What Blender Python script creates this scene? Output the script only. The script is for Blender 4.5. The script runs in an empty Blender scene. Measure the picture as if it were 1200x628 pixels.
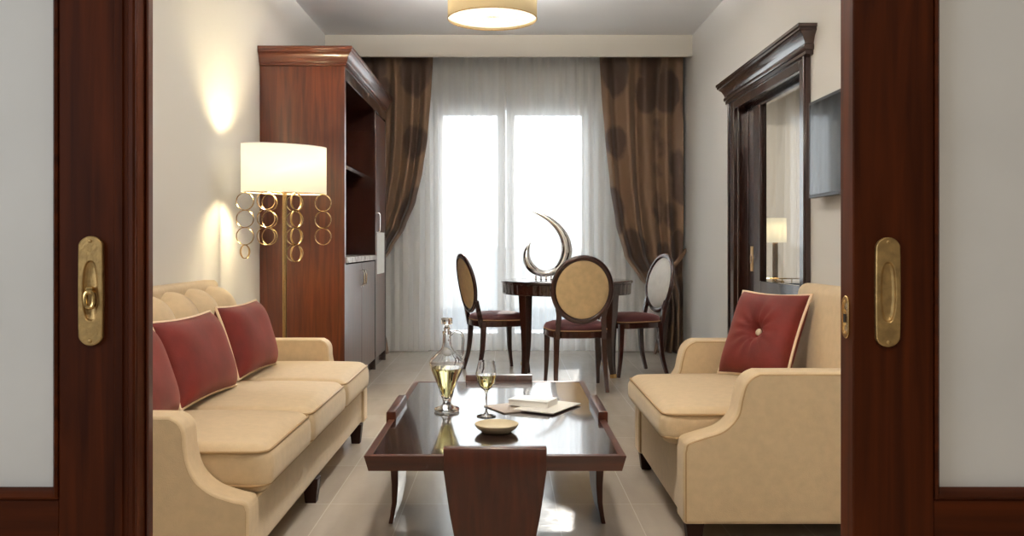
import bpy, bmesh, math, random
from mathutils import Vector, Matrix
random.seed(7)
PI = math.pi
S = bpy.context.scene
C = S.collection
R = math.radians

# ------------------------------------------------------------------ tagging
def tag(o, label=None, cat=None, group=None, kind=None):
    if label: o['label'] = label
    if cat: o['category'] = cat
    if group: o['group'] = group
    if kind: o['kind'] = kind
    return o

def thing(name, label, cat, loc=(0, 0, 0), rz=0.0, group=None):
    o = bpy.data.objects.new(name, None)
    o.empty_display_size = 0.1
    C.objects.link(o)
    o.location = loc
    o.rotation_euler = (0, 0, rz)
    return tag(o, label, cat, group)

def copy_tree(o, parent=None):
    c = o.copy()
    C.objects.link(c)
    c.parent = parent
    for ch in list(o.children):
        copy_tree(ch, c)
    return c

# ------------------------------------------------------------------ mesh builder
class MB:
    def __init__(s):
        s.bm = bmesh.new()

    def face(s, vs):
        try:
            return s.bm.faces.new(vs)
        except ValueError:
            return None

    def box(s, x0, x1, y0, y1, z0, z1, M=None):
        P = [(x0, y0, z0), (x1, y0, z0), (x1, y1, z0), (x0, y1, z0), (x0, y0, z1), (x1, y0, z1), (x1, y1, z1), (x0, y1, z1)]
        v = [s.bm.verts.new(M @ Vector(p) if M else p) for p in P]
        for f in ((0, 3, 2, 1), (4, 5, 6, 7), (0, 1, 5, 4), (1, 2, 6, 5), (2, 3, 7, 6), (3, 0, 4, 7)):
            s.face([v[i] for i in f])
        return s

    def loft(s, rings, cap=True, closed=False, cyc=True):
        """rings: list of lists of points (same count)."""
        V = [[s.bm.verts.new(p) for p in r] for r in rings]
        n = len(V[0])
        m = len(V)
        for i in range(m if closed else m - 1):
            a, b = V[i], V[(i + 1) % m]
            for j in range(n if cyc else n - 1):
                k = (j + 1) % n
                s.face([a[j], a[k], b[k], b[j]])
        if cap and not closed and cyc:
            s.face(V[0][::-1])
            s.face(V[-1])
        return s

    def tube(s, pts, r, n=10, closed=False, sx=1.0, sy=1.0, up=None, square=False):
        pts = [Vector(p) for p in pts]
        m = len(pts)
        rr = r if isinstance(r, (list, tuple)) else [r] * m
        rings = []
        prev = None
        for i, p in enumerate(pts):
            if closed:
                t = (pts[(i + 1) % m] - pts[i - 1]).normalized()
            else:
                t = (pts[min(i + 1, m - 1)] - pts[max(i - 1, 0)]).normalized()
            if up is not None:
                u = Vector(up)
            elif prev is None:
                u = Vector((0, 0, 1)) if abs(t.z) < 0.9 else Vector((1, 0, 0))
            else:
                u = prev
            a = (u - t * u.dot(t))
            if a.length < 1e-6:
                a = t.orthogonal()
            a.normalize()
            prev = a
            b = t.cross(a)
            ring = []
            if square:
                for cx, cy in ((1, 1), (-1, 1), (-1, -1), (1, -1)):
                    ring.append(p + a * cx * rr[i] * sx + b * cy * rr[i] * sy)
            else:
                for k in range(n):
                    th = 2 * PI * k / n
                    ring.append(p + a * math.cos(th) * rr[i] * sx + b * math.sin(th) * rr[i] * sy)
            rings.append(ring)
        return s.loft(rings, closed=closed)

    def lathe(s, prof, cx=0, cy=0, n=32, sx=1, sy=1, closed=False, cap=True):
        rings = []
        for r, z in prof:
            rings.append([(cx + r * sx * math.cos(2 * PI * k / n), cy + r * sy * math.sin(2 * PI * k / n), z) for k in range(n)])
        return s.loft(rings, closed=closed, cap=cap)

    def prism(s, poly, y0, y1, axis='y'):
        def mk(p, t):
            if axis == 'y': return (p[0], t, p[1])
            if axis == 'x': return (t, p[0], p[1])
            return (p[0], p[1], t)
        return s.loft([[mk(p, y0) for p in poly], [mk(p, y1) for p in poly]])

    def sphere(s, c, r, n=16, m=10, sc=(1, 1, 1)):
        rings = []
        for i in range(1, m):
            ph = PI * i / m
            rings.append([(c[0] + r * sc[0] * math.sin(ph) * math.cos(2 * PI * k / n), c[1] + r * sc[1] * math.sin(ph) * math.sin(2 * PI * k / n), c[2] - r * sc[2] * math.cos(ph)) for k in range(n)])
        V = [[s.bm.verts.new(p) for p in rr] for rr in rings]
        bot = s.bm.verts.new((c[0], c[1], c[2] - r * sc[2]))
        top = s.bm.verts.new((c[0], c[1], c[2] + r * sc[2]))
        for i in range(len(V) - 1):
            for j in range(n):
                k = (j + 1) % n
                s.face([V[i][j], V[i][k], V[i + 1][k], V[i + 1][j]])
        for j in range(n):
            k = (j + 1) % n
            s.face([V[0][k], V[0][j], bot])
            s.face([V[-1][j], V[-1][k], top])
        return s

    def grid(s, fn, nu, nv, cycu=False):
        V = [[s.bm.verts.new(fn(i / nu, j / nv)) for j in range(nv + 1)] for i in range(nu + (0 if cycu else 1))]
        m = len(V)
        for i in range(m if cycu else m - 1):
            for j in range(nv):
                a, b = V[i], V[(i + 1) % m]
                s.face([a[j], b[j], b[j + 1], a[j + 1]])
        return s

    def build(s, name, mat, parent=None, smooth=False, bevel=0.0, seg=2, solid=0.0, sub=0, ang=35, M=None):
        bm = s.bm
        if M is not None:
            bmesh.ops.transform(bm, matrix=M, verts=bm.verts[:])
        bmesh.ops.recalc_face_normals(bm, faces=bm.faces[:])
        me = bpy.data.meshes.new(name)
        bm.to_mesh(me)
        bm.free()
        o = bpy.data.objects.new(name, me)
        C.objects.link(o)
        me.materials.append(mat)
        if parent is not None:
            o.parent = parent
        if solid:
            md = o.modifiers.new('solid', 'SOLIDIFY'); md.thickness = solid; md.offset = 0
        if bevel:
            md = o.modifiers.new('bevel', 'BEVEL'); md.width = bevel; md.segments = seg; md.limit_method = 'ANGLE'; md.angle_limit = R(40)
            md.harden_normals = False
            smooth = True
        if sub:
            md = o.modifiers.new('sub', 'SUBSURF'); md.levels = sub; md.render_levels = sub
            smooth = True
        if smooth:
            for p in me.polygons: p.use_smooth = True
            try:
                me.set_sharp_from_angle(angle=R(ang if not bevel else 60))
            except Exception:
                pass
        return o

def catmull(pts, k=6, closed=False):
    P = [Vector(p) for p in pts]
    out = []
    n = len(P)
    rng = range(n) if closed else range(n - 1)
    for i in rng:
        p1, p2 = P[i], P[(i + 1) % n]
        p0 = P[(i - 1) % n] if closed or i > 0 else p1 * 2 - p2
        p3 = P[(i + 2) % n] if closed or i + 2 < n else p2 * 2 - p1
        for j in range(k):
            t = j / k
            out.append(0.5 * ((2 * p1) + (p2 - p0) * t + (2 * p0 - 5 * p1 + 4 * p2 - p3) * t * t + (3 * p1 - p0 - 3 * p2 + p3) * t ** 3))
    if not closed: out.append(P[-1])
    return out

def lerp_tab(tab, t):
    """tab: [(t, v)...] ascending"""
    if t <= tab[0][0]: return tab[0][1]
    for (a, va), (b, vb) in zip(tab, tab[1:]):
        if t <= b:
            u = (t - a) / (b - a)
            u = u * u * (3 - 2 * u) * 0.4 + u * 0.6
            return va + (vb - va) * u
    return tab[-1][1]

# ------------------------------------------------------------------ materials
def new_mat(name):
    m = bpy.data.materials.new(name)
    m.use_nodes = True
    nt = m.node_tree
    return m, nt, nt.nodes['Principled BSDF']

def setp(b, **kw):
    for k, v in kw.items():
        k = k.replace('_', ' ')
        if k in b.inputs: b.inputs[k].default_value = v

def rgb(r, g, b):
    f = lambda c: ((c / 255 + 0.055) / 1.055) ** 2.4 if c > 10 else c / 255 / 12.92
    return (f(r), f(g), f(b), 1)

def simple(name, col, rough=0.5, metal=0.0, noise=0.0, nscale=8.0, bump=0.0, bscale=60.0, coat=0.0, sheen=0.0, aniso=None, spec=None, stretch=(1, 1, 1), sheen_tint=None, det=4):
    m, nt, b = new_mat(name)
    setp(b, Base_Color=col, Roughness=rough, Metallic=metal)
    if coat: setp(b, Coat_Weight=coat, Coat_Roughness=0.06)
    if sheen:
        setp(b, Sheen_Weight=sheen, Sheen_Roughness=0.4)
        if sheen_tint: setp(b, Sheen_Tint=sheen_tint)
    if spec is not None: setp(b, Specular_IOR_Level=spec)
    if noise or bump:
        tc = nt.nodes.new('ShaderNodeTexCoord')
        mp = nt.nodes.new('ShaderNodeMapping'); mp.inputs['Scale'].default_value = stretch
        nt.links.new(tc.outputs['Object'], mp.inputs[0])
    if noise:
        nz = nt.nodes.new('ShaderNodeTexNoise'); nz.inputs['Scale'].default_value = nscale; nz.inputs['Detail'].default_value = det
        nt.links.new(mp.outputs[0], nz.inputs['Vector'])
        rp = nt.nodes.new('ShaderNodeMapRange'); rp.inputs['From Min'].default_value = 0.3; rp.inputs['From Max'].default_value = 0.7
        nt.links.new(nz.outputs['Fac'], rp.inputs['Value'])
        mx = nt.nodes.new('ShaderNodeMix'); mx.data_type = 'RGBA'
        mx.inputs['A'].default_value = tuple(c * (1 - noise) for c in col[:3]) + (1,)
        mx.inputs['B'].default_value = tuple(min(1, c * (1 + noise)) for c in col[:3]) + (1,)
        nt.links.new(rp.outputs[0], mx.inputs['Factor'])
        nt.links.new(mx.outputs['Result'], b.inputs['Base Color'])
    if bump:
        n2 = nt.nodes.new('ShaderNodeTexNoise'); n2.inputs['Scale'].default_value = bscale; n2.inputs['Detail'].default_value = 3
        nt.links.new(mp.outputs[0], n2.inputs['Vector'])
        bp = nt.nodes.new('ShaderNodeBump'); bp.inputs['Strength'].default_value = bump; bp.inputs['Distance'].default_value = 0.004
        nt.links.new(n2.outputs['Fac'], bp.inputs['Height'])
        nt.links.new(bp.outputs[0], b.inputs['Normal'])
    return m

def wood(name, c1, c2, rough=0.25, axis='z', coat=0.6, scale=1.0, coat_rough=0.06):
    m, nt, b = new_mat(name)
    setp(b, Roughness=rough, Coat_Weight=coat, Coat_Roughness=coat_rough)
    tc = nt.nodes.new('ShaderNodeTexCoord')
    mp = nt.nodes.new('ShaderNodeMapping')
    st = {'z': (22, 22, 1.3), 'x': (1.3, 22, 22), 'y': (22, 1.3, 22)}[axis]
    mp.inputs['Scale'].default_value = tuple(v * scale for v in st)
    nt.links.new(tc.outputs['Object'], mp.inputs[0])
    nz = nt.nodes.new('ShaderNodeTexNoise'); nz.inputs['Scale'].default_value = 1.6; nz.inputs['Detail'].default_value = 6; nz.inputs['Distortion'].default_value = 0.6
    nt.links.new(mp.outputs[0], nz.inputs['Vector'])
    cr = nt.nodes.new('ShaderNodeValToRGB')
    cr.color_ramp.elements[0].position = 0.3; cr.color_ramp.elements[0].color = c1
    cr.color_ramp.elements[1].position = 0.72; cr.color_ramp.elements[1].color = c2
    nt.links.new(nz.outputs['Fac'], cr.inputs[0])
    nt.links.new(cr.outputs[0], b.inputs['Base Color'])
    return m

M = {}
M['wall'] = simple('wall_plaster', (0.73, 0.715, 0.68, 1), 0.85, bump=0.08, bscale=140)
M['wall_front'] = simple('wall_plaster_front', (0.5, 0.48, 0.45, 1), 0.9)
M['ceiling'] = simple('ceiling_paint', (0.86, 0.86, 0.86, 1), 0.9)
M['soffit'] = simple('soffit_paint', (0.72, 0.68, 0.60, 1), 0.85)
M['mahogany'] = wood('mahogany', rgb(66, 24, 6), rgb(104, 46, 18), 0.3, 'z', 0.5)
M['mahogany_x'] = wood('mahogany_cross', rgb(66, 24, 6), rgb(104, 46, 18), 0.3, 'x', 0.5)
M['door_wood'] = wood('door_wood', rgb(56, 20, 2), rgb(92, 39, 8), 0.5, 'z', 0.0, 1.1, 0.25)
M['door_wood_x'] = wood('door_wood_cross', rgb(56, 20, 2), rgb(92, 39, 8), 0.5, 'x', 0.0, 1.1, 0.25)
for _k in ('door_wood', 'door_wood_x'):
    M[_k].node_tree.nodes['Principled BSDF'].inputs['Specular IOR Level'].default_value = 0.16
M['espresso'] = wood('dark_polished_wood', rgb(38, 18, 12), rgb(58, 28, 18), 0.22, 'z', 0.8)
M['espresso_y'] = wood('dark_polished_wood_lengthwise', rgb(38, 18, 12), rgb(60, 30, 20), 0.22, 'y', 0.8)
M['table_top'] = wood('table_lacquer', rgb(28, 14, 16), rgb(40, 20, 20), 0.16, 'y', 1.0, 1.0, 0.05)
M['table_side'] = wood('coffee_table_wood', rgb(56, 20, 2), rgb(88, 37, 10), 0.35, 'x', 0.15, 1, .12)
M['table_leg'] = wood('coffee_table_leg_wood', rgb(50, 18, 2), rgb(82, 33, 9), 0.35, 'z', 0.15, 1, .1)
M['chair_wood'] = wood('dining_chair_wood', rgb(44, 18, 14), rgb(66, 28, 20), 0.25, 'z', 0.7)
M['beige'] = simple('beige_velvet', rgb(208, 184, 148), 0.75, noise=0.05, nscale=34, bump=0.25, bscale=260, sheen=0.35, sheen_tint=(1, .93, .8, 1), det=8)
M['beige_pipe'] = simple('beige_piping', rgb(170, 138, 96), 0.6, bump=0.3, bscale=300)
M['leg_matte'] = simple('dark_leg_wood', rgb(44, 22, 14), 0.6, spec=.2)
M['red'] = simple('red_velvet', rgb(106, 25, 18), 0.7, noise=0.25, nscale=9, sheen=0.25, sheen_tint=(1, .5, .4, 1), bump=0.2, bscale=200, det=6)
M['cream_pipe'] = simple('cream_piping', rgb(238, 214, 182), 0.6)
M['burgundy'] = simple('burgundy_velvet', rgb(70, 13, 20), 0.6, noise=0.15, nscale=10, sheen=0.5, sheen_tint=(1, .6, .6, 1))
M['back_fabric'] = simple('tan_back_fabric', rgb(214, 186, 140), 0.6, noise=0.10, nscale=20, bump=0.2, bscale=400)
M['pad_silver'] = simple('pale_satin_fabric', rgb(205, 200, 190), 0.45, noise=0.06, nscale=20, sheen=0.3)
M['brass'] = simple('antique_brass', rgb(196, 162, 108), 0.42, 0.85, noise=0.2, nscale=60, bump=0.15, bscale=200)
M['brass_bright'] = simple('polished_brass', rgb(214, 180, 120), 0.22, 1.0)
M['lamp_metal'] = simple('champagne_metal', rgb(186, 156, 112), 0.25, 1.0)
M['chrome'] = simple('chrome', (0.92, 0.92, 0.92, 1), 0.10, 1.0)
M['steel'] = simple('steel', (0.5, 0.5, 0.5, 1), 0.3, 1.0)
M['black'] = simple('black_plastic', (0.012, 0.012, 0.013, 1), 0.4)
M['screen'] = simple('tv_glass', (0.01, 0.011, 0.014, 1), 0.03, spec=0.35)
M['dark'] = simple('dark_gap', (0.01, 0.007, 0.006, 1), 0.7)
M['frame_white'] = simple('white_aluminium', (0.62, 0.62, 0.62, 1), 0.4)
M['plastic_white'] = simple('white_plastic', (0.75, 0.74, 0.7, 1), 0.4)
M['plastic_grey'] = simple('grey_plastic', (0.35, 0.34, 0.32, 1), 0.4)
M['paper'] = simple('paper', (0.86, 0.85, 0.8, 1), 0.7)
M['paper_grey'] = simple('grey_card', rgb(176, 162, 150), 0.6)
M['book_cover'] = simple('white_book_cover', (0.85, 0.84, 0.8, 1), 0.35)
M['ceramic'] = simple('cream_ceramic', rgb(214, 200, 168), 0.35, noise=0.06, nscale=20)
M['concrete'] = simple('balcony_tile', (0.6, 0.6, 0.58, 1), 0.7)
M['door_panel'] = simple('door_fabric_panel', (0.80, 0.79, 0.77, 1), 0.5, noise=0.03, nscale=5)

def marble():
    m, nt, b = new_mat('marble_worktop')
    setp(b, Roughness=0.2)
    tc = nt.nodes.new('ShaderNodeTexCoord')
    nz = nt.nodes.new('ShaderNodeTexNoise'); nz.inputs['Scale'].default_value = 9; nz.inputs['Detail'].default_value = 8; nz.inputs['Distortion'].default_value = 1.5
    nt.links.new(tc.outputs['Object'], nz.inputs['Vector'])
    cr = nt.nodes.new('ShaderNodeValToRGB')
    cr.color_ramp.elements[0].position = 0.4; cr.color_ramp.elements[0].color = rgb(170, 165, 160)
    cr.color_ramp.elements[1].position = 0.6; cr.color_ramp.elements[1].color = rgb(225, 222, 218)
    nt.links.new(nz.outputs['Fac'], cr.inputs[0]); nt.links.new(cr.outputs[0], b.inputs['Base Color'])
    return m
M['marble'] = marble()

def floor_mat():
    m, nt, b = new_mat('stone_tile_floor')
    tc = nt.nodes.new('ShaderNodeTexCoord')
    mp = nt.nodes.new('ShaderNodeMapping')
    mp.inputs['Rotation'].default_value = (0, 0, R(90))
    mp.inputs['Location'].default_value = (-3.53 + 0.61 * 0, -0.506, 0)
    # brick texture in rotated space: u = world Y, v = -world X
    sep = nt.nodes.new('ShaderNodeSeparateXYZ'); cmb = nt.nodes.new('ShaderNodeCombineXYZ')
    nt.links.new(tc.outputs['Object'], sep.inputs[0])
    ax = nt.nodes.new('ShaderNodeMath'); ax.operation = 'ADD'; ax.inputs[1].default_value = -3.53 + 6.1
    ay = nt.nodes.new('ShaderNodeMath'); ay.operation = 'ADD'; ay.inputs[1].default_value = -0.506 + 6.1
    nt.links.new(sep.outputs['Y'], ax.inputs[0]); nt.links.new(sep.outputs['X'], ay.inputs[0])
    nt.links.new(ax.outputs[0], cmb.inputs['X']); nt.links.new(ay.outputs[0], cmb.inputs['Y'])
    br = nt.nodes.new('ShaderNodeTexBrick')
    br.inputs['Scale'].default_value = 1.0
    br.inputs['Brick Width'].default_value = 0.61
    br.inputs['Row Height'].default_value = 0.305
    br.inputs['Mortar Size'].default_value = 0.0022
    br.inputs['Mortar Smooth'].default_value = 0.2
    br.offset = 0.0
    br.inputs['Bias'].default_value = -0.2
    br.inputs['Color1'].default_value = rgb(194, 184, 171)
    br.inputs['Color2'].default_value = rgb(186, 175, 162)
    br.inputs['Mortar'].default_value = rgb(214, 206, 194)
    nt.links.new(cmb.outputs[0], br.inputs['Vector'])
    nz = nt.nodes.new('ShaderNodeTexNoise'); nz.inputs['Scale'].default_value = 3.0; nz.inputs['Detail'].default_value = 7
    mpn = nt.nodes.new('ShaderNodeMapping'); mpn.inputs['Scale'].default_value = (4, 1, 1)
    nt.links.new(tc.outputs['Object'], mpn.inputs[0]); nt.links.new(mpn.outputs[0], nz.inputs['Vector'])
    mr = nt.nodes.new('ShaderNodeMapRange'); mr.inputs['To Min'].default_value = 0.84; mr.inputs['To Max'].default_value = 1.14
    nt.links.new(nz.outputs['Fac'], mr.inputs['Value'])
    mx = nt.nodes.new('ShaderNodeVectorMath'); mx.operation = 'SCALE'
    nt.links.new(br.outputs['Color'], mx.inputs[0]); nt.links.new(mr.outputs[0], mx.inputs['Scale'])
    nt.links.new(mx.outputs[0], b.inputs['Base Color'])
    mr2 = nt.nodes.new('ShaderNodeMapRange'); mr2.inputs['To Min'].default_value = 0.08; mr2.inputs['To Max'].default_value = 0.22
    n2 = nt.nodes.new('ShaderNodeTexNoise'); n2.inputs['Scale'].default_value = 30; n2.inputs['Detail'].default_value = 5
    nt.links.new(tc.outputs['Object'], n2.inputs['Vector'])
    nt.links.new(n2.outputs['Fac'], mr2.inputs['Value']); nt.links.new(mr2.outputs[0], b.inputs['Roughness'])
    bp = nt.nodes.new('ShaderNodeBump'); bp.inputs['Strength'].default_value = 0.12; bp.inputs['Distance'].default_value = 0.002
    nt.links.new(n2.outputs['Fac'], bp.inputs['Height']); nt.links.new(bp.outputs[0], b.inputs['Normal'])
    return m
M['floor'] = floor_mat()

def glass(name, col=(1, 1, 1, 1), ior=1.45, rough=0.0):
    m, nt, b = new_mat(name)
    setp(b, Base_Color=col, Roughness=rough, Transmission_Weight=1.0, IOR=ior)
    return m
M['glass'] = glass('clear_glass')
M['wine'] = glass('white_wine', (0.93, 0.86, 0.42, 1), 1.34)

def thin_glass(name, tr=0.92, tint=(1, 1, 1, 1), rough=0.02):
    m = bpy.data.materials.new(name); m.use_nodes = True
    nt = m.node_tree; nt.nodes.clear()
    out = nt.nodes.new('ShaderNodeOutputMaterial')
    a = nt.nodes.new('ShaderNodeBsdfTransparent'); a.inputs[0].default_value = tint
    g = nt.nodes.new('ShaderNodeBsdfGlossy'); g.inputs['Roughness'].default_value = rough
    mx = nt.nodes.new('ShaderNodeMixShader'); mx.inputs[0].default_value = 1 - tr
    nt.links.new(a.outputs[0], mx.inputs[1]); nt.links.new(g.outputs[0], mx.inputs[2]); nt.links.new(mx.outputs[0], out.inputs[0])
    return m
M['pane'] = thin_glass('window_glass')

def sheer(name, col, tp, transl=0.6):
    m = bpy.data.materials.new(name); m.use_nodes = True
    nt = m.node_tree; nt.nodes.clear()
    out = nt.nodes.new('ShaderNodeOutputMaterial')
    tr = nt.nodes.new('ShaderNodeBsdfTransparent')
    tl = nt.nodes.new('ShaderNodeBsdfTranslucent'); tl.inputs[0].default_value = col
    df = nt.nodes.new('ShaderNodeBsdfDiffuse'); df.inputs[0].default_value = col
    m1 = nt.nodes.new('ShaderNodeMixShader'); m1.inputs[0].default_value = transl
    nt.links.new(df.outputs[0], m1.inputs[1]); nt.links.new(tl.outputs[0], m1.inputs[2])
    m2 = nt.nodes.new('ShaderNodeMixShader')
    # the weave closes up where the cloth turns edge-on to the eye
    lw = nt.nodes.new('ShaderNodeLayerWeight'); lw.inputs['Blend'].default_value = 0.22
    mr = nt.nodes.new('ShaderNodeMapRange'); mr.inputs['To Min'].default_value = 1 - tp; mr.inputs['To Max'].default_value = 1.0
    nt.links.new(lw.outputs['Facing'], mr.inputs['Value'])
    nt.links.new(mr.outputs[0], m2.inputs[0])
    nt.links.new(tr.outputs[0], m2.inputs[1]); nt.links.new(m1.outputs[0], m2.inputs[2])
    nt.links.new(m2.outputs[0], out.inputs[0])
    return m
M['sheer'] = sheer('white_sheer', (0.95, 0.945, 0.93, 1), 0.33, 0.32)
M['drape_beige'] = sheer('beige_drape', (0.62, 0.54, 0.44, 1), 0.0, 0.2)
M['frosted'] = sheer('frosted_glass', (0.50, 0.56, 0.62, 1), 0.15, 0.3)

def shade_mat(name, col, emis, es, tl_f=0.5):
    m = bpy.data.materials.new(name); m.use_nodes = True
    nt = m.node_tree; nt.nodes.clear()
    out = nt.nodes.new('ShaderNodeOutputMaterial')
    tl = nt.nodes.new('ShaderNodeBsdfTranslucent'); tl.inputs[0].default_value = col
    df = nt.nodes.new('ShaderNodeBsdfDiffuse'); df.inputs[0].default_value = col
    m1 = nt.nodes.new('ShaderNodeMixShader'); m1.inputs[0].default_value = tl_f
    em = nt.nodes.new('ShaderNodeEmission'); em.inputs[0].default_value = emis; em.inputs[1].default_value = es
    ad = nt.nodes.new('ShaderNodeAddShader')
    nt.links.new(df.outputs[0], m1.inputs[1]); nt.links.new(tl.outputs[0], m1.inputs[2])
    nt.links.new(m1.outputs[0], ad.inputs[0]); nt.links.new(em.outputs[0], ad.inputs[1])
    nt.links.new(ad.outputs[0], out.inputs[0])
    return m
M['shade'] = shade_mat('lit_lamp_shade', (0.80, 0.78, 0.70, 1), (1, 0.90, 0.66, 1), 0.24, 0.2)
M['drum'] = shade_mat('drum_shade', (0.62, 0.52, 0.34, 1), (1, 0.76, 0.38, 1), 0.10, 0.05)
M['diffuser'] = shade_mat('lit_diffuser', (0.8, 0.78, 0.7, 1), (1, 0.96, 0.84, 1), 0.40, 0.06)

def drape_mat():
    m, nt, b = new_mat('brown_jacquard')
    tc = nt.nodes.new('ShaderNodeTexCoord')
    mp = nt.nodes.new('ShaderNodeMapping'); mp.inputs['Scale'].default_value = (3.2, 0.01, 2.5)
    nt.links.new(tc.outputs['UV'], mp.inputs[0])
    vo = nt.nodes.new('ShaderNodeTexVoronoi'); vo.feature = 'F1'; vo.inputs['Scale'].default_value = 1.6
    mpu = nt.nodes.new('ShaderNodeMapping'); mpu.inputs['Scale'].default_value = (2.3, 5.0, 1)
    nt.links.new(tc.outputs['UV'], mpu.inputs[0])
    nz = nt.nodes.new('ShaderNodeTexNoise'); nz.inputs['Scale'].default_value = 3.0; nz.inputs['Detail'].default_value = 3
    nt.links.new(mpu.outputs[0], nz.inputs['Vector'])
    ad = nt.nodes.new('ShaderNodeMix'); ad.data_type = 'RGBA'; ad.inputs['Factor'].default_value = 0.18
    nt.links.new(mpu.outputs[0], ad.inputs['A']); nt.links.new(nz.outputs['Color'], ad.inputs['B'])
    nt.links.new(ad.outputs['Result'], vo.inputs['Vector'])
    cr = nt.nodes.new('ShaderNodeValToRGB')
    cr.color_ramp.elements[0].position = 0.47; cr.color_ramp.elements[0].color = rgb(86, 65, 52)
    cr.color_ramp.elements[1].position = 0.55; cr.color_ramp.elements[1].color = rgb(130, 102, 78)
    nt.links.new(vo.outputs['Distance'], cr.inputs[0])
    nt.links.new(cr.outputs[0], b.inputs['Base Color'])
    setp(b, Roughness=0.6, Sheen_Weight=0.25, Sheen_Roughness=0.4)
    # a little daylight comes through the cloth
    out = [n for n in nt.nodes if n.type == 'OUTPUT_MATERIAL'][0]
    tl = nt.nodes.new('ShaderNodeBsdfTranslucent'); nt.links.new(cr.outputs[0], tl.inputs[0])
    mx = nt.nodes.new('ShaderNodeMixShader'); mx.inputs[0].default_value = 0.12
    nt.links.new(b.outputs[0], mx.inputs[1]); nt.links.new(tl.outputs[0], mx.inputs[2]); nt.links.new(mx.outputs[0], out.inputs[0])
    return m
M['drape'] = drape_mat()

# ------------------------------------------------------------------ room shell
XL, XR, YB, ZC = -1.68, 1.73, 8.60, 3.0
YW0, YW1 = 1.56, 1.70         # wall with the sliding doors
def struct(name, mb, mat, **kw):
    return tag(mb.build(name, mat, **kw), kind='structure')

b = MB(); b.box(-2.8, 4.6, -3.2, 8.95, -0.12, 0.0); struct('floor', b, M['floor'])
b = MB(); b.box(-2.8, 4.6, -3.2, 8.95, ZC, ZC + 0.12); struct('ceiling', b, M['ceiling'])
b = MB(); b.box(XL - 0.15, XL, YW1, 8.95, 0, ZC); struct('wall_left', b, M['wall'])
# right wall with opening  Y 5.04..6.46, z..2.12
OY0, OY1, OZ = 5.04, 6.50, 2.13
b = MB()
b.box(XR, XR + 0.12, YW1, OY0, 0, ZC); b.box(XR, XR + 0.12, OY1, 8.95, 0, ZC); b.box(XR, XR + 0.12, OY0, OY1, OZ, ZC)
struct('wall_right', b, M['wall'])
# back wall with french window
WX0, WX1, WZ = -0.772, 0.90, 2.57
b = MB()
b.box(XL, WX0, YB, YB + 0.25, 0, ZC); b.box(WX1, XR, YB, YB + 0.25, 0, ZC); b.box(WX0, WX1, YB, YB + 0.25, WZ, ZC)
struct('wall_back', b, M['wall'])
b = MB(); b.box(XL, XR, 8.08, 8.12, 2.80, ZC); struct('trim_1', b, M['soffit'])
# wall between the two rooms
b = MB()
b.box(-2.8, -0.82, YW0, YW1, 0, ZC); b.box(0.80, 4.6, YW0, YW1, 0, ZC); b.box(-0.82, 0.80, YW0, YW1, 2.3, ZC)
struct('wall_middle', b, M['wall'])
# front room (behind and around the camera)
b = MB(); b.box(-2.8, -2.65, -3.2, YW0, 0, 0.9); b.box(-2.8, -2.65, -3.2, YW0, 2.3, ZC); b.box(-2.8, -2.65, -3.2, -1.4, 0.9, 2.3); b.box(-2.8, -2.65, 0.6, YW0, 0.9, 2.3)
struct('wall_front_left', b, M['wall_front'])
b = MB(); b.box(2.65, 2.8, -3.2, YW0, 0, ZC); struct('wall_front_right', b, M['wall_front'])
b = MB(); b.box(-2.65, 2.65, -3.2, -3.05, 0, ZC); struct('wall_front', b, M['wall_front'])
b = MB()
for y0, y1, z0, z1 in ((-1.4, -1.34, .9, 2.3), (.54, .6, .9, 2.3), (-.43, -.37, .9, 2.3), (-1.34, .54, .9, .96), (-1.34, .54, 2.24, 2.3)):
    b.box(-2.76, -2.69, y0, y1, z0, z1)
w2 = struct('window_2', b, M['frame_white'])
# bedroom beyond the right-hand doorway
b = MB(); b.box(4.45, 4.6, YW1, 8.95, 0, ZC); struct('wall_bedroom_right', b, M['wall'])
b = MB(); b.box(XR + 0.12, 4.45, 4.0, 4.12, 0, ZC); struct('wall_bedroom_front', b, M['wall'])
b = MB()
b.box(XR + .12, 2.2, YB, YB + .25, 0, ZC); b.box(3.6, 4.45, YB, YB + .25, 0, ZC); b.box(2.2, 3.6, YB, YB + .25, 2.4, ZC)
struct('wall_bedroom_back', b, M['wall'])

# french window
w = MB()
Y0, Y1 = 8.68, 8.76
w.box(WX0, WX0 + 0.06, Y0, Y1, 0, WZ); w.box(WX1 - 0.06, WX1, Y0, Y1, 0, WZ)
w.box(WX0 + .06, WX1 - .06, Y0, Y1, 0, 0.05)
win = struct('window_1', w, M['frame_white'], bevel=0.004)
g = MB(); g.box(WX0 + .061, WX1 - .061, 8.65, 8.80, 2.412, WZ - .002); g.build('shutter_box', M['plastic_grey'], win, bevel=.01)
for (a, c) in ((WX0 + .06, 0.0), (0.0, WX1 - .06)):
    f = MB()
    st = 0.085
    f.box(a + .002, a + st, 8.66, 8.72, .05, 2.41); f.box(c - st, c - .002, 8.66, 8.72, .05, 2.41)
    f.box(a + st, c - st, 8.66, 8.72, 2.34, 2.41); f.box(a + st, c - st, 8.66, 8.72, .05, .17)
    lf = f.build('window_leaf', M['frame_white'], win, bevel=0.004)
    g = MB(); g.box(a + st - .005, c - st + .005, 8.687, 8.693, .165, 2.345); g.build('pane', M['pane'], lf)
h = MB(); h.tube([(0.03, 8.655, 1.0), (0.03, 8.625, 1.0), (0.03, 8.625, 1.12)], 0.008); h.build('window_handle', M['steel'], win, smooth=True)

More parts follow.
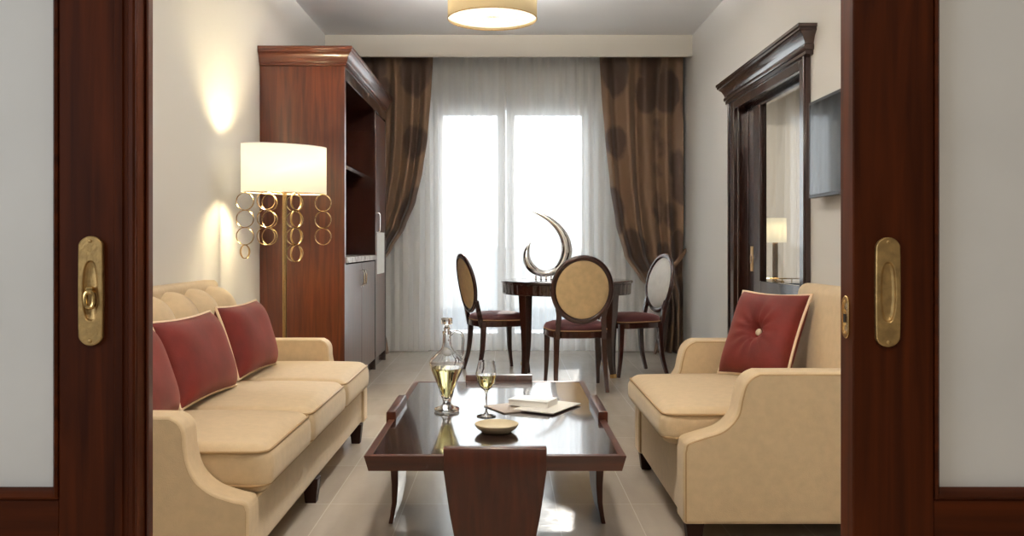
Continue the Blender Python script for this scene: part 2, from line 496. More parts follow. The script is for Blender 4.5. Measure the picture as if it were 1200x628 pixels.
# balcony
b = MB(); b.box(-3.5, 3.5, 8.95, 10.3, -0.15, -0.02); struct('floor_balcony', b, M['concrete'])
t = thing('balcony_railing', 'pale glass balcony railing with slim handrail outside the window', 'railing', (0, 10.15, -0.02))
g = MB()
for i in range(6): g.box(-3.0 + i * 1.0 + .03, -2.0 + i * 1.0 - .03, -.006, .006, 0.08, 1.0)
g.build('glass_panel', M['frosted'], t)
g = MB(); g.box(-3.1, 3.1, -.03, .03, 1.0, 1.05); g.build('handrail', M['frame_white'], t, bevel=.006)
for i in range(7):
    g = MB(); g.box(-3.02 + i, -2.98 + i, -.02, .02, 0, 1.0); g.build('post', M['frame_white'], t)

# ------------------------------------------------------------------ doorway in the right wall: cased opening with cornice
def crown(mb, xw, sgn, y0, y1, prof, near=True, far=True):
    """stack of rectangles stepping out of the wall plane xw; sgn = direction out of wall; prof [(p,z)] bottom to top"""
    rings = []
    for p, z in prof:
        ya = y0 - (p if near else 0); yb = y1 + (p if far else 0)
        rings.append([(xw, ya, z), (xw + sgn * p, ya, z), (xw + sgn * p, yb, z), (xw, yb, z)])
    mb.loft(rings)
    return mb

t = tag(bpy.data.objects.new('door_1', None), kind='structure'); C.objects.link(t); t.location = (0, 0, 0)
g = MB()
g.box(XR - .032, XR, 4.94, 5.04, 0, 2.125); g.box(XR - .032, XR, 6.50, 6.64, 0, 2.125); g.box(XR - .032, XR, 5.04, 6.50, 2.06, 2.125)
g.box(XR - .042, XR - .032, 4.94, 4.965, 0, 2.125); g.box(XR - .042, XR - .032, 6.615, 6.64, 0, 2.125)
g.build('casing', M['espresso'], t, bevel=.004)
g = MB()
g.box(XR, XR + .12, OY0, OY0 + .02, 0, OZ - .001); g.box(XR, XR + .12, OY1 - .02, OY1, 0, OZ - .001); g.box(XR, XR + .12, OY0 + .02, OY1 - .02, OZ - .05, OZ - .001)
g.build('jamb', M['espresso'], t, bevel=.003)
g = MB()
crown(g, XR, -1, 4.94, 6.64, [(.035, 2.120), (.045, 2.125), (.045, 2.145), (.055, 2.15), (.058, 2.165), (.055, 2.18), (.050, 2.182), (.056, 2.20), (.070, 2.225), (.092, 2.245), (.098, 2.248), (.098, 2.262), (.106, 2.266), (.106, 2.285)])
g.build('cornice', M['espresso_y'], t, bevel=.002)
# the leaf: glazed sliding door
d = MB()
DX0, DX1 = XR + .045, XR + .085
d.box(DX0, DX1, 6.06, 6.478, 0.01, 2.075); d.box(DX0, DX1, 5.062, 5.12, 0.01, 2.075)
d.box(DX0, DX1, 5.12, 6.06, 2.02, 2.075); d.box(DX0, DX1, 5.12, 6.06, 0.01, 0.80)
d.box(DX0 - .008, DX0, 6.06, 6.085, .80, 2.03); d.box(DX0 - .008, DX0, 6.36, 6.38, .05, 2.03)
lf = d.build('door_leaf', M['espresso'], t, bevel=.003)
g = MB(); g.box(DX0 + .015, DX0 + .02, 5.115, 6.065, .795, 2.025); g.build('pane', M['pane'], lf)
g = MB(); g.box(DX0 - .003, DX0, 6.25, 6.31, 0.86, 1.04); g.build('handle_plate', M['brass'], lf, bevel=.001)
g = MB(); g.tube([(DX0 - .008, 6.28 + .018 * math.cos(a), .95 + .03 * math.sin(a)) for a in [2 * PI * k / 16 for k in range(16)]], .004, 6, closed=True)
g.build('ring_pull', M['chrome'], lf, smooth=True)

# bedroom window, drape, console, lamp
b = MB()
for x0, x1, z0, z1 in ((2.2, 2.27, 0, 2.4), (3.53, 3.6, 0, 2.4), (2.27, 3.53, 2.33, 2.4), (2.27, 3.53, 0, .07), (2.87, 2.93, .07, 2.33)):
    b.box(x0, x1, 8.68, 8.74, z0, z1)
struct('window_3', b, M['frame_white'])
def fold_cloth(mb, x0, x1, z0, z1, yc, n, amp, nu=160, nv=12, ph=0.0):
    def fn(u, v):
        z = z0 + (z1 - z0) * v
        a = amp * (0.6 + 0.4 * (1 - v))
        uu = u + 0.008 * math.sin(7 * u * PI + 2.3 * v)
        y = yc + a * math.sin(2 * PI * n * uu + ph) + a * 0.45 * math.sin(2 * PI * n * 0.37 * uu + 1.7 + ph)
        return (x0 + (x1 - x0) * u + 0.3 * a * math.sin(4 * PI * n * uu + .7) * math.sin(PI * u), y, z)
    return mb.grid(fn, nu, nv)
b = MB(); fold_cloth(b, 1.95, 3.9, 0.02, 2.75, 8.42, 11, .045)
tag(b.build('drape', M['drape_beige'], smooth=True), 'beige full-length drape seen through the glazed doorway on the right', 'curtain')

t = thing('console_table', 'dark console table under the small lamp beyond the doorway', 'table', (2.32, 7.5, 0))
g = MB(); g.box(-.34, .34, -.2, .2, .70, .73); g.build('tabletop', M['espresso'], t, bevel=.004)
g = MB()
g.box(-.32, .32, -.18, .18, .62, .70); g.build('apron', M['espresso'], t)
for sx in (-1, 1):
    for sy in (-1, 1):
        g = MB(); g.box(sx * .30 - .02, sx * .30 + .02, sy * .16 - .02, sy * .16 + .02, 0, .62); g.build('leg', M['espresso'], t)
g = MB()
for k in range(9):
    g.tube([(-.32 + k * .08, -.19, .73), (-.32 + k * .08, -.19, .765)], .004, 6)
g.tube([(-.33, -.19, .768), (.33, -.19, .768)], .005, 6)
g.build('gallery_rail', M['brass_bright'], t)
t = thing('table_lamp', 'small lit table lamp with glass column behind the doorway pane', 'lamp', (2.32, 7.5, 0.7305))
g = MB(); g.lathe([(.0, 0), (.075, 0), (.075, .012), (.02, .02), (.012, .03), (0, .03)], n=24); g.build('base', M['brass_bright'], t, smooth=True)
g = MB()
for sx, sy in ((-.018, 0), (.018, 0), (0, .018), (0, -.018)): g.tube([(sx, sy, .03), (sx, sy, .36)], .006, 8)
g.build('column', M['lamp_metal'], t, smooth=True)
g = MB(); g.lathe([(.093, .34), (.09, .55)], n=40, cap=False); g.build('lamp_shade', M['shade'], t, smooth=True, solid=.002)
l = bpy.data.lights.new('table_lamp_bulb', 'POINT'); l.energy = 5; l.color = (1, .8, .5); l.shadow_soft_size = .03
o = bpy.data.objects.new('bulb', l); C.objects.link(o); o.parent = t; o.location = (0, 0, .44)

# ------------------------------------------------------------------ sliding doors in the foreground
DY0, DY1 = 1.435, 1.49
def plate(mb, w, hgt, th, rw, rh, depth, M4, n=64):
    """stadium plate with an oval finger recess, in local x (width), z (height), y outwards negative"""
    rings = []
    def stad(sw, sh, y):
        pts = []
        r = sw / 2
        for k in range(n):
            a = 2 * PI * k / n
            ca, sa = math.cos(a), math.sin(a)
            pts.append((r * ca, y, (sh / 2 - r) * (1 if sa > 0 else -1 if sa < 0 else 0) * min(1, abs(sa) * 4) + r * sa))
        return pts
    def oval(ow, oh, y):
        return [(ow / 2 * math.copysign(abs(math.cos(2 * PI * k / n)) ** .72, math.cos(2 * PI * k / n)), y, oh / 2 * math.copysign(abs(math.sin(2 * PI * k / n)) ** .85, math.sin(2 * PI * k / n))) for k in range(n)]
    rings = [stad(w, hgt, 0), stad(w, hgt, -th + .0012), stad(w - .003, hgt - .003, -th), oval(rw + .003, rh + .003, -th), oval(rw, rh, -th + .0008),
             oval(rw * .90, rh * .96, -th + depth * .55), oval(rw * .62, rh * .84, -th + depth * .9), oval(rw * .2, rh * .6, -th + depth)]
    rings = [[M4 @ Vector(p) for p in r] for r in rings]
    return mb.loft(rings)

def sliding_door(idx, xin, xout, sgn):
    """xin: meeting edge; sgn: +1 for the right-hand door"""
    t = bpy.data.objects.new('door_%d' % idx, None); C.objects.link(t); tag(t, kind='structure')
    sw = 0.134 if sgn > 0 else 0.129
    def bx(m, a, c, y0, y1, z0, z1):
        m.box(min(a, c), max(a, c), y0, y1, z0, z1)
    g = MB(); bx(g, xin, xin + sgn * sw, DY0, DY1, .01, 2.32)
    g.build('stile', M['door_wood'], t, bevel=.0025)
    g = MB(); bx(g, xout - sgn * sw, xout, DY0, DY1, .01, 2.32)
    g.build('stile', M['door_wood'], t, bevel=.0025)
    g = MB(); bx(g, xin + sgn * sw, xout - sgn * sw, DY0 + .002, DY1, .01, .63); g.build('bottom_rail', M['door_wood_x'], t, bevel=.0025)
    g = MB(); bx(g, xin + sgn * sw, xout - sgn * sw, DY0 + .002, DY1, 2.2, 2.32); g.build('top_rail', M['door_wood_x'], t, bevel=.0025)
    g = MB(); bx(g, xin + sgn * (sw - .004), xout - sgn * (sw - .004), DY0 + .022, DY0 + .034, .625, 2.205)
    g.build('panel', M['door_panel'], t)
    # bead round the panel
    g = MB()
    a, c = xin + sgn * (sw + .0005), xout - sgn * (sw + .0005)
    z0, z1 = .631, 2.199
    fr = lambda d, y: [(a + sgn * d, y, z0 + d), (c - sgn * d, y, z0 + d), (c - sgn * d, y, z1 - d), (a + sgn * d, y, z1 - d)]
    rings = [fr(0, DY0 + .021), fr(0, DY0 - .002), fr(.004, DY0 - .004), fr(.009, DY0 + .002), fr(.0135, DY0 + .014), fr(.0145, DY0 + .021)]
    if sgn > 0 or True:
        g.loft(rings, closed=True)
    g.build('bead', M['door_wood_x'], t, smooth=True, ang=25)
    return t
dl = sliding_door(2, -0.609, -1.45, -1)
dr = sliding_door(3, 0.572, 1.42, 1)
# overlapping strip on the meeting stile of the left door
g = MB()
g.prism([(-.644, DY0), (-.644, DY0 - .005), (-.642, DY0 - .007), (-.630, DY0 - .007), (-.628, DY0 - .004), (-.622, DY0 - .004), (-.619, DY0 - .008), (-.612, DY0 - .009), (-.6092, DY0 - .006), (-.6092, DY0)], .012, 2.318, axis='z')
g.build('astragal', M['door_wood'], dl, smooth=True, ang=20)
g = MB(); g.box(-.6088, -.603, DY1 - .022, DY1 - .002, .012, 2.318); g.build('edge_strip', M['mahogany'], dl, bevel=.002)
def add_plate(parent, x, z, ring):
    g = MB(); plate(g, .041, .180, .0075, .025, .098, .0065, Matrix.Translation((x, DY0, z)))
    p = g.build('handle_plate', M['brass'], parent, smooth=True, ang=22)
    for dz in (-.082, .082):
        s = MB(); s.sphere((x, DY0 - .0075, z + dz), .0035, 12, 8, (1, .45, 1)); s.build('screw', M['brass'], p, smooth=True)
    if ring:
        s = MB()
        s.tube([(x + .001 + .0072 * math.copysign(abs(math.cos(a)) ** .7, math.cos(a)), DY0 - .011, z - .014 + .0125 * math.copysign(abs(math.sin(a)) ** .7, math.sin(a))) for a in [2 * PI * k / 28 for k in range(28)]], .0032, 8, closed=True, sx=1.2)
        s.build('ring_pull', M['brass_bright'], p, smooth=True)
        s = MB(); s.box(x - .0055, x + .0065, DY0 - .013, DY0 - .004, z - .002, z + .007); s.build('hinge', M['brass_bright'], p, bevel=.002)
add_plate(dl, -.6823, .9745, True)
add_plate(dr, .6275, .9725, False)
# lock plate on the edge of the right door (faces the gap)
Mx = Matrix.Translation((.572, (DY0 + DY1) / 2, .929)) @ Matrix.Rotation(R(-90), 4, 'Z')
g = MB(); plate(g, .030, .072, .003, .012, .028, .0025, Mx); lp = g.build('lock_plate', M['brass_bright'], dr, smooth=True, ang=30)
g = MB(); g.box(.5680, .5697, (DY0 + DY1) / 2 - .004, (DY0 + DY1) / 2 + .004, .920, .934); g.build('keyhole', M['dark'], lp)
for dz in (-.026, .026):
    s = MB(); s.sphere((.569, (DY0 + DY1) / 2, .929 + dz), .003, 10, 6, (.5, 1, 1)); s.build('screw', M['brass'], lp, smooth=True)
# sliding track above the doors
b = MB(); b.box(-1.6, 1.6, DY0 - .03, YW0 - .0005, 2.34, 2.44); struct('trim_2', b, M['door_wood_x'])

# ------------------------------------------------------------------ soft shapes
def rcushion(mb, lx, ly, h, r, bulge, cx=0, cy=0, z0=0, n=14, M4=None, front=0.0):
    """rounded box cushion, lx by ly by h, top bulging"""
    ax, ay, az = lx / 2, ly / 2, h / 2
    def rnd(p):
        q = Vector((max(-ax + r, min(ax - r, p.x)), max(-ay + r, min(ay - r, p.y)), max(-az + r, min(az - r, p.z))))
        dd = p - q
        if dd.length > 1e-9: dd = dd.normalized() * r
        v = q + dd
        bx, by = 1 - (v.x / ax) ** 2, 1 - (v.y / ay) ** 2
        if v.z > 0: v.z += bulge * max(0, bx) ** .7 * max(0, by) ** .7
        v.x += front * max(0, 1 - (v.z / az) ** 2) * (1 if v.x > 0 else 0) * (max(0, v.x) / ax) ** 4
        v = v + Vector((cx, cy, z0 + az))
        return M4 @ v if M4 else v
    bm = mb.bm
    key = {}
    def vert(p):
        k = (round(p.x, 6), round(p.y, 6), round(p.z, 6))
        if k not in key: key[k] = bm.verts.new(rnd(p))
        return key[k]
    def coords(a, m):
        out = [-a]
        st = r
        for i in range(1, 4): out.append(-a + r * (1 - math.cos(i / 4 * PI / 2)) * 1.0 if False else -a + r * i / 4)
        for i in range(m + 1): out.append(-a + st + (2 * a - 2 * st) * i / m)
        for i in range(1, 4): out.append(a - r + r * i / 4)
        out.append(a)
        return out
    X, Y, Z = coords(ax, n), coords(ay, n), coords(az, 2)
    for (A, B, fix, s) in ((X, Y, 'z', -az), (X, Y, 'z', az), (X, Z, 'y', -ay), (X, Z, 'y', ay), (Y, Z, 'x', -ax), (Y, Z, 'x', ax)):
        for i in range(len(A) - 1):
            for j in range(len(B) - 1):
                q = []
                for (u, v) in ((A[i], B[j]), (A[i + 1], B[j]), (A[i + 1], B[j + 1]), (A[i], B[j + 1])):
                    p = Vector((u, v, s)) if fix == 'z' else Vector((u, s, v)) if fix == 'y' else Vector((s, u, v))
                    q.append(vert(p))
                if len(set(q)) > 2: mb.face(q)
    return mb

def rrect(lx, ly, r, z, cx=0, cy=0, k=5):
    pts = []
    for (sx, sy, a0) in ((1, 1, 0), (-1, 1, 90), (-1, -1, 180), (1, -1, 270)):
        for i in range(k + 1):
            a = R(a0 + 90 * i / k)
            pts.append((cx + sx * (lx / 2 - r) + r * math.cos(a), cy + sy * (ly / 2 - r) + r * math.sin(a), z))
    return pts

def pillow_fn(w, h, t):
    def fn(side):
        def f(u, v):
            a, c = 2 * u - 1, 2 * v - 1
            x = a * w / 2 * (1 - .07 * (1 - c * c) * abs(a) ** 3)
            z = c * h / 2 * (1 - .07 * (1 - a * a) * abs(c) ** 3)
            e = (max(0, 1 - a ** 4) * max(0, 1 - c ** 4)) ** .55
            wr = .0015 * math.sin(5 * a + 3 * c) * e
            return Vector((x, side * (t / 2 * e) + wr, z))
        return f
    return fn
def make_pillow(t, w, h, th, button=False, name='cover'):
    fn = pillow_fn(w, h, th)
    g = MB()
    def wrap(side):
        f = fn(side)
        def q(u, v):
            p = f(u, v)
            if button:
                rr = math.hypot(p.x, p.z)
                p.y *= 1 - .62 * math.exp(-(rr / .035) ** 2) - .10 * math.exp(-(rr / .10) ** 2) * (1 + math.cos(12 * math.atan2(p.z, p.x)))
            return p
        return q
    g.grid(wrap(-1), 36, 36); g.grid(wrap(1), 36, 36)
    bmesh.ops.remove_doubles(g.bm, verts=g.bm.verts[:], dist=1e-4)
    g.build(name, M['red'], t, smooth=True, ang=80)
    pts = []
    f = fn(1)
    N = 20
    for i in range(N): pts.append(f(i / N, 0))
    for i in range(N): pts.append(f(1, i / N))
    for i in range(N): pts.append(f(1 - i / N, 1))
    for i in range(N): pts.append(f(0, 1 - i / N))
    g = MB(); g.tube([(p.x, 0, p.z) for p in pts], .0066, 8, closed=True, up=(0, 1, 0)); g.build('piping', M['cream_pipe'], t, smooth=True)
    if button:
        g = MB(); g.sphere((0, -th / 2 * .40 - .004, 0), .016, 16, 10, (1, .5, 1)); g.build('button', M['cream_pipe'], t, smooth=True)

# ------------------------------------------------------------------ sofa and armchair (local: front = +x at 0, length along y)
def arm_poly(S_pts, xb, zb):
    cur = catmull([(p[0], 0, p[1]) for p in S_pts], 6)
    poly = [(xb, zb)] + [(xb, S_pts[0][1])] + [(p.x, p.z) for p in cur] + [(0, zb)]
    return poly
def seat_unit(t, L, depth, S_pts, zb, armt, cushions, seat_top, seat_bot, cush_front, back_front, legs):
    xb = -depth
    for sy in (-1, 1):
        poly = arm_poly(S_pts, xb, zb)
        y0, y1 = (-L / 2, -L / 2 + armt) if sy < 0 else (L / 2 - armt, L / 2)
        g = MB(); g.prism(poly, y0, y1); a = g.build('arm', M['beige'], t, bevel=.016, seg=3)
        line = [(p[0], p[1]) for p in poly[1:-1]]
        for yy, dy in ((y0, .004), (y1, -.004)):
            pts = []
            for i, (x, z) in enumerate(line):
                x1, z1 = line[max(0, i - 1)]; x2, z2 = line[min(len(line) - 1, i + 1)]
                tx, tz = x2 - x1, z2 - z1
                ll = math.hypot(tx, tz) or 1
                # inward normal
                pts.append((x + tz / ll * .010, yy + dy, z - tx / ll * .010))
            pts.append((-.010, yy + dy, zb + .01))
            g = MB(); g.tube(pts, .0042, 6, up=(0, 1, 0)); g.build('piping', M['beige_pipe'], a, smooth=True)
    g = MB(); g.box(-depth + .02, -.012, -L / 2 + armt, L / 2 - armt, zb, seat_bot); g.build('frame', M['beige'], t, bevel=.012)
    for (y0, y1) in cushions:
        w = y1 - y0
        lx = cush_front - back_front
        g = MB(); rcushion(g, lx, w - .006, seat_top - seat_bot - .018, .045, .022, (cush_front + back_front) / 2, (y0 + y1) / 2, seat_bot + .001, front=.012)
        c = g.build('seat_cushion', M['beige'], t, smooth=True, ang=80)
        for zz, rr_ in ((seat_top - .036, 0), (seat_bot + .03, 0)):
            g = MB(); g.tube(rrect(lx + .001, w - .005, .045, zz, (cush_front + back_front) / 2, (y0 + y1) / 2), .0045, 6, closed=True, up=(0, 0, 1))
            for v in g.bm.verts:
                pass
            g.build('piping', M['beige_pipe'], c, smooth=True)
    for (lx, ly) in legs:
        g = MB()
        s0, s1 = .032, .022
        dx = .018 if lx < -.3 else -.0
        g.loft([[(lx + s1 * a - 0, ly + s1 * c, 0) for a, c in ((-1, -1), (1, -1), (1, 1), (-1, 1))],
                [(lx + s0 * a, ly + s0 * c, zb + .001) for a, c in ((-1, -1), (1, -1), (1, 1), (-1, 1))]])
        g.build('leg', M['leg_matte'], t, bevel=.002)

# sofa
SL0, SL1 = 2.57, 4.77
SF = -0.76
sofa = thing('sofa', 'beige velvet three-seat sofa with tufted back along the left wall', 'sofa', (SF, (SL0 + SL1) / 2, 0))
L = SL1 - SL0
ym = (SL0 + SL1) / 2
Ssofa = [(-.90, .543), (-.60, .543), (-.28, .543), (-.225, .538), (-.193, .505), (-.186, .44), (-.165, .37), (-.115, .322), (-.05, .298), (-.012, .288), (0, .265)]
seat_unit(sofa, L, .90, Ssofa, .10, .11,
          [(2.682 - ym, 3.285 - ym), (3.285 - ym, 3.985 - ym), (3.985 - ym, 4.658 - ym)], .445, .275, .022, -.60,
          [(-.035, 2.50 + .12 - ym), (-.035, 3.56 - ym), (-.035, 4.62 - ym), (-.86, 2.66 - ym), (-.86, 4.62 - ym)])
# tufted back: vertical puffs pinched by buttons
g = MB()
bw = L - .22
NP = 7
def back_fn(u, v):
    y = -bw / 2 + bw * u
    ph = u * NP
    # v 0..1 : up the face, over the roll, down the back
    if v < .6:
        k = v / .6
        z = .42 + k * .270
        x = -.685 - k * .06
        nrm = Vector((1, 0, .2))
    else:
        k = (v - .6) / .4
        a = k * PI
        z = .690 + .022 * math.sin(a) - (.05 * k if k > .8 else 0)
        x = -.745 - .02 * (1 - math.cos(a))
        nrm = Vector((math.cos(a), 0, math.sin(a) * 1.2))
    row = (z - .60) / .15
    if z >= .60:
        fr = ph - math.floor(ph); vert = min(1, row * 3.2 + .12)
    else:
        fr = (ph + .5) - math.floor(ph + .5); vert = max(0, math.sin(PI * min(1, (.60 - z) / .16)))
    if row < 0: puff = max(0, math.sin(PI * fr)) ** .5 * max(.12, vert) ** .5
    else: puff = max(0, math.sin(PI * fr)) ** .7 * min(1, vert) ** .5
    d = .105 * puff
    return (x + nrm.x * d, y, z + nrm.z * d * .95)
g.grid(back_fn, NP * 20, 60)
tb = g.build('tufted_back', M['beige'], sofa, smooth=True, ang=80, solid=.01)
for k in range(1, NP):
    g = MB(); g.sphere((-.680, -bw / 2 + bw * k / NP, .60), .012, 12, 8, (.5, 1, 1)); g.build('button', M['beige_pipe'], tb, smooth=True)
g = MB()
prof = [(-.895, .10), (-.895, .83), (-.885, .855), (-.86, .862), (-.80, .862), (-.783, .85), (-.78, .82), (-.78, .10)]
g.prism(prof, -L / 2 + .02, L / 2 - .10); g.build('back_frame', M['beige'], sofa, bevel=.012, seg=3)
g = MB(); g.box(-.80, -.62, -bw / 2, bw / 2, .26, .55); g.build('back_base', M['beige'], sofa)

def put_pillow(t, bottom, yaw, lean, hgt, th):
    """stand a pillow: bottom edge centre, face direction yaw (deg, 0 = +x), lean back deg"""
    # local pillow: width x, thickness y, height z ; face = -y
    Mx = Matrix.Translation(Vector(bottom)) @ Matrix.Rotation(R(yaw + 90), 4, 'Z') @ Matrix.Rotation(R(-lean), 4, 'X') @ Matrix.Translation((0, 0, hgt / 2))
    t.matrix_world = Mx
for lab, yc, x, w, yaw, ln in (
        ('red velvet cushion at the near end of the sofa, mostly hidden by the door', 2.86, -1.20, .50, 2, 20),
        ('large red velvet cushion with cream piping, in the middle of the sofa cushions', 3.43, -1.20, .56, -3, 20),
        ('red velvet cushion with cream piping, at the far end of the sofa by the lamp', 4.13, -1.21, .53, -3, 18)):
    t = thing('throw_pillow', lab, 'cushion', group='red cushions on the sofa')
    make_pillow(t, w, .335, .15)
    put_pillow(t, (x + .035, yc, .452), yaw, ln, .335, .15)

# armchair
AY0, AY1 = 3.0, 4.14
AF = .612
ach = thing('armchair', 'wide beige velvet armchair with curved arms on the right', 'armchair', (AF, (AY0 + AY1) / 2, 0), PI)
Sarm = [(-1.07, .610), (-.70, .610), (-.32, .610), (-.255, .606), (-.215, .575), (-.197, .52), (-.182, .46), (-.135, .412), (-.065, .388), (-.012, .368), (0, .335)]
LA = AY1 - AY0
seat_unit(ach, LA, 1.07, Sarm, .085, .125, [(-LA / 2 + .127, LA / 2 - .127)], .475, .325, .045, -.76,
          [(-.045, -LA / 2 + .05), (-.045, LA / 2 - .05), (-1.0, -LA / 2 + .06), (-1.0, LA / 2 - .06)])
g = MB()
Mb = Matrix.Translation((-.70, 0, .485)) @ Matrix.Rotation(R(-97), 4, 'Y')
# back cushion: slab leaning back
rcushion(g, .44, LA - .256, .20, .045, .02, 0, 0, 0, M4=Matrix.Translation((-.905, 0, .642)) @ Matrix.Rotation(R(84), 4, 'Y'))
bc = g.build('back_cushion', M['beige'], ach, smooth=True, ang=80)
g = MB(); g.prism([(-1.065, .085), (-1.065, .80), (-1.05, .82), (-.96, .82), (-.93, .80), (-.90, .45), (-.90, .085)], -LA / 2 + .03, LA / 2 - .03); g.build('back_frame', M['beige'], ach, bevel=.015, seg=3)

t = thing('throw_pillow', 'dark red velvet cushion with a cream centre button, leaning in the armchair', 'cushion')
make_pillow(t, .38, .40, .15, True)
put_pillow(t, (1.062, 3.78, .472), 212, 24, .40, .15)

# ------------------------------------------------------------------ coffee table
CX, CY0, CY1 = -.0335, 2.684, 4.155
CYM = (CY0 + CY1) / 2
ct = thing('coffee_table', 'dark lacquered rectangular coffee table with curved panel legs, centre of the room', 'table', (CX, CYM, 0))
hw, hl = .405, (CY1 - CY0) / 2
g = MB()
rr_ = lambda d, z: [(-hw + d, -hl + d, z), (hw - d, -hl + d, z), (hw - d, hl - d, z), (-hw + d, hl - d, z)]
g.loft([rr_(.012, .350), rr_(0, .398), rr_(.0015, .400), rr_(.022, .400), rr_(.024, .3975), rr_(.024, .36)], cap=False)
g.loft([rr_(.012, .350), rr_(.10, .350)], cap=False)
g.build('apron', M['table_side'], ct)
g = MB(); g.box(-hw + .0245, hw - .0245, -hl + .0245, hl - .0245, .362, .3985); g.build('tabletop', M['table_top'], ct)
def slab(w0, w1):
    """curved panel leg in local: outward = +x, width along y"""
    prof = [  # (outer x, inner x, z, half width)
        (.022, -.006, .430, w0), (.026, -.010, .425, w0), (.026, -.012, .36, w0), (.020, -.014, .30, w0 * .95), (.014, -.016, .22, w0 * .88), (.010, -.015, .15, w1 * 1.03), (.010, -.010, .08, w1), (.016, .000, .03, w1), (.022, .006, 0, w1)]
    g = MB()
    rings = []
    for xo, xi, z, w in prof:
        rings.append([(xi, -w, z), (xo, -w, z), (xo, w, z), (xi, w, z)])
    g.loft(rings)
    return g
for ang, d, w0, w1 in ((0, hw - .018, .178, .145), (180, hw - .018, .178, .145), (90, hl + .0, .158, .122), (-90, hl + .0, .158, .122)):
    g = slab(w0, w1)
    g.build('leg', M['table_leg'], ct, bevel=.003, M=Matrix.Rotation(R(ang), 4, 'Z') @ Matrix.Translation((d, 0, 0)))

ZT = .3987
# decanter
t = thing('decanter', 'clear glass decanter of white wine with stopper and handle on the coffee table', 'decanter', (-.232, 3.416, ZT))
outer = [(0, .004), (.048, .003), (.050, .008), (.046, .014), (.026, .020), (.017, .030), (.016, .040), (.022, .055), (.030, .085), (.046, .125), (.060, .158), (.068, .182), (.069, .194), (.064, .205), (.048, .220), (.030, .235), (.020, .250), (.0165, .270), (.016, .300), (.0175, .306), (.0175, .312), (.016, .314)]
inner = [(.0125, .314), (.0125, .270), (.0165, .250), (.027, .233), (.045, .217), (.060, .203), (.065, .193), (.064, .183), (.056, .158), (.042, .125), (.026, .086), (.017, .060), (.006, .048), (0, .047)]
g = MB(); g.lathe([(r + 1e-5, z) for r, z in outer + inner], n=48); g.build('body', M['glass'], t, smooth=True, ang=60)
g = MB(); g.lathe([(1e-5, .0475), (.0055, .0485), (.0165, .0605), (.0255, .0865), (.0415, .1255), (.0548, .157), (.0555, .158), (.0548, .1585), (1e-5, .1585)][:-3] + [(.0600, .170), (.0600, .1701), (1e-5, .1702)], n=48); g.build('wine', M['wine'], t, smooth=True, ang=60)
g = MB()
g.lathe([(1e-5, .300), (.0115, .300), (.0115, .316), (.014, .322), (.008, .332), (.011, .338), (.022, .342), (.0225, .362), (.020, .366), (1e-5, .366)], n=8)
g.build('stopper', M['glass'], t, bevel=.001)
g = MB(); g.tube(catmull([(.014, 0, .298), (.032, 0, .312), (.056, 0, .305), (.064, 0, .285), (.062, 0, .25), (.060, 0, .222), (.052, 0, .214)], 6), .005, 10); g.build('handle', M['glass'], t, smooth=True)
# wine glass
t = thing('wine_glass', 'stemmed wine glass part filled with white wine beside the decanter', 'glass', (-.075, 3.31, ZT))
outer = [(0, 0.001), (.036, .001), (.037, .003), (.030, .005), (.010, .009), (.0045, .018), (.0035, .040), (.0038, .085), (.008, .098), (.022, .110), (.034, .130), (.0385, .152), (.037, .175), (.031, .210)]
inner = [(.0298, .210), (.0358, .175), (.0372, .152), (.0327, .131), (.021, .1125), (.008, .103), (0, .102)]
g = MB(); g.lathe([(r + 1e-5, z) for r, z in outer + inner], n=40); g.build('bowl', M['glass'], t, smooth=True, ang=60)
g = MB(); g.lathe([(1e-5, .1025), (.0075, .1035), (.0205, .113), (.0322, .1313), (.0367, .152), (.0366, .158), (1e-5, .158)], n=40); g.build('wine', M['wine'], t, smooth=True, ang=60)
# dish
t = thing('dish', 'round shallow cream ceramic dish on the coffee table', 'dish', (-.033, 3.035, ZT))
g = MB(); g.lathe([(1e-5, .0005), (.050, .0005), (.054, .004), (.070, .016), (.076, .025), (.0765, .029), (.074, .030), (.070, .026), (.058, .016), (.045, .011), (1e-5, .010)], n=56)
g.build('bowl', M['ceramic'], t, smooth=True, ang=60)
# brochures and book
for nm, lab, x, y, z, w, l_, rz, mt in (
        ('brochure', 'thin grey brochure lying lowest under the book, pointing left', .085, 3.505, 0, .175, .30, -62, 'paper_grey'),
        ('brochure', 'thin pale brochure sticking out to the right from under the book', .165, 3.475, .0045, .175, .25, -30, 'paper')):
    t = thing(nm, lab, 'brochure', (x, y, ZT + z), R(rz), group='brochures on the coffee table')
    g = MB(); g.box(-w / 2, w / 2, -l_ / 2, l_ / 2, .0002, .0036); g.build('pages', M['paper_grey'] if mt == 'paper_grey' else M['paper'], t)
    g = MB(); g.box(-w / 2 - .001, w / 2 + .001, -l_ / 2 - .001, l_ / 2 + .001, .0036, .0042); g.build('cover', M[mt], t)
t = thing('book', 'small thick white book on top of the brochures', 'book', (.108, 3.505, ZT + .009), R(-24))
g = MB(); g.box(-.082, .080, -.054, .054, .003, .0215); g.build('pages', M['paper'], t)
g = MB(); g.box(-.085, .085, -.057, .057, .0003, .003); g.box(-.085, .085, -.057, .057, .0215, .0245); g.box(.0805, .085, -.057, .057, .003, .0215); g.build('cover', M['book_cover'], t, bevel=.0006)

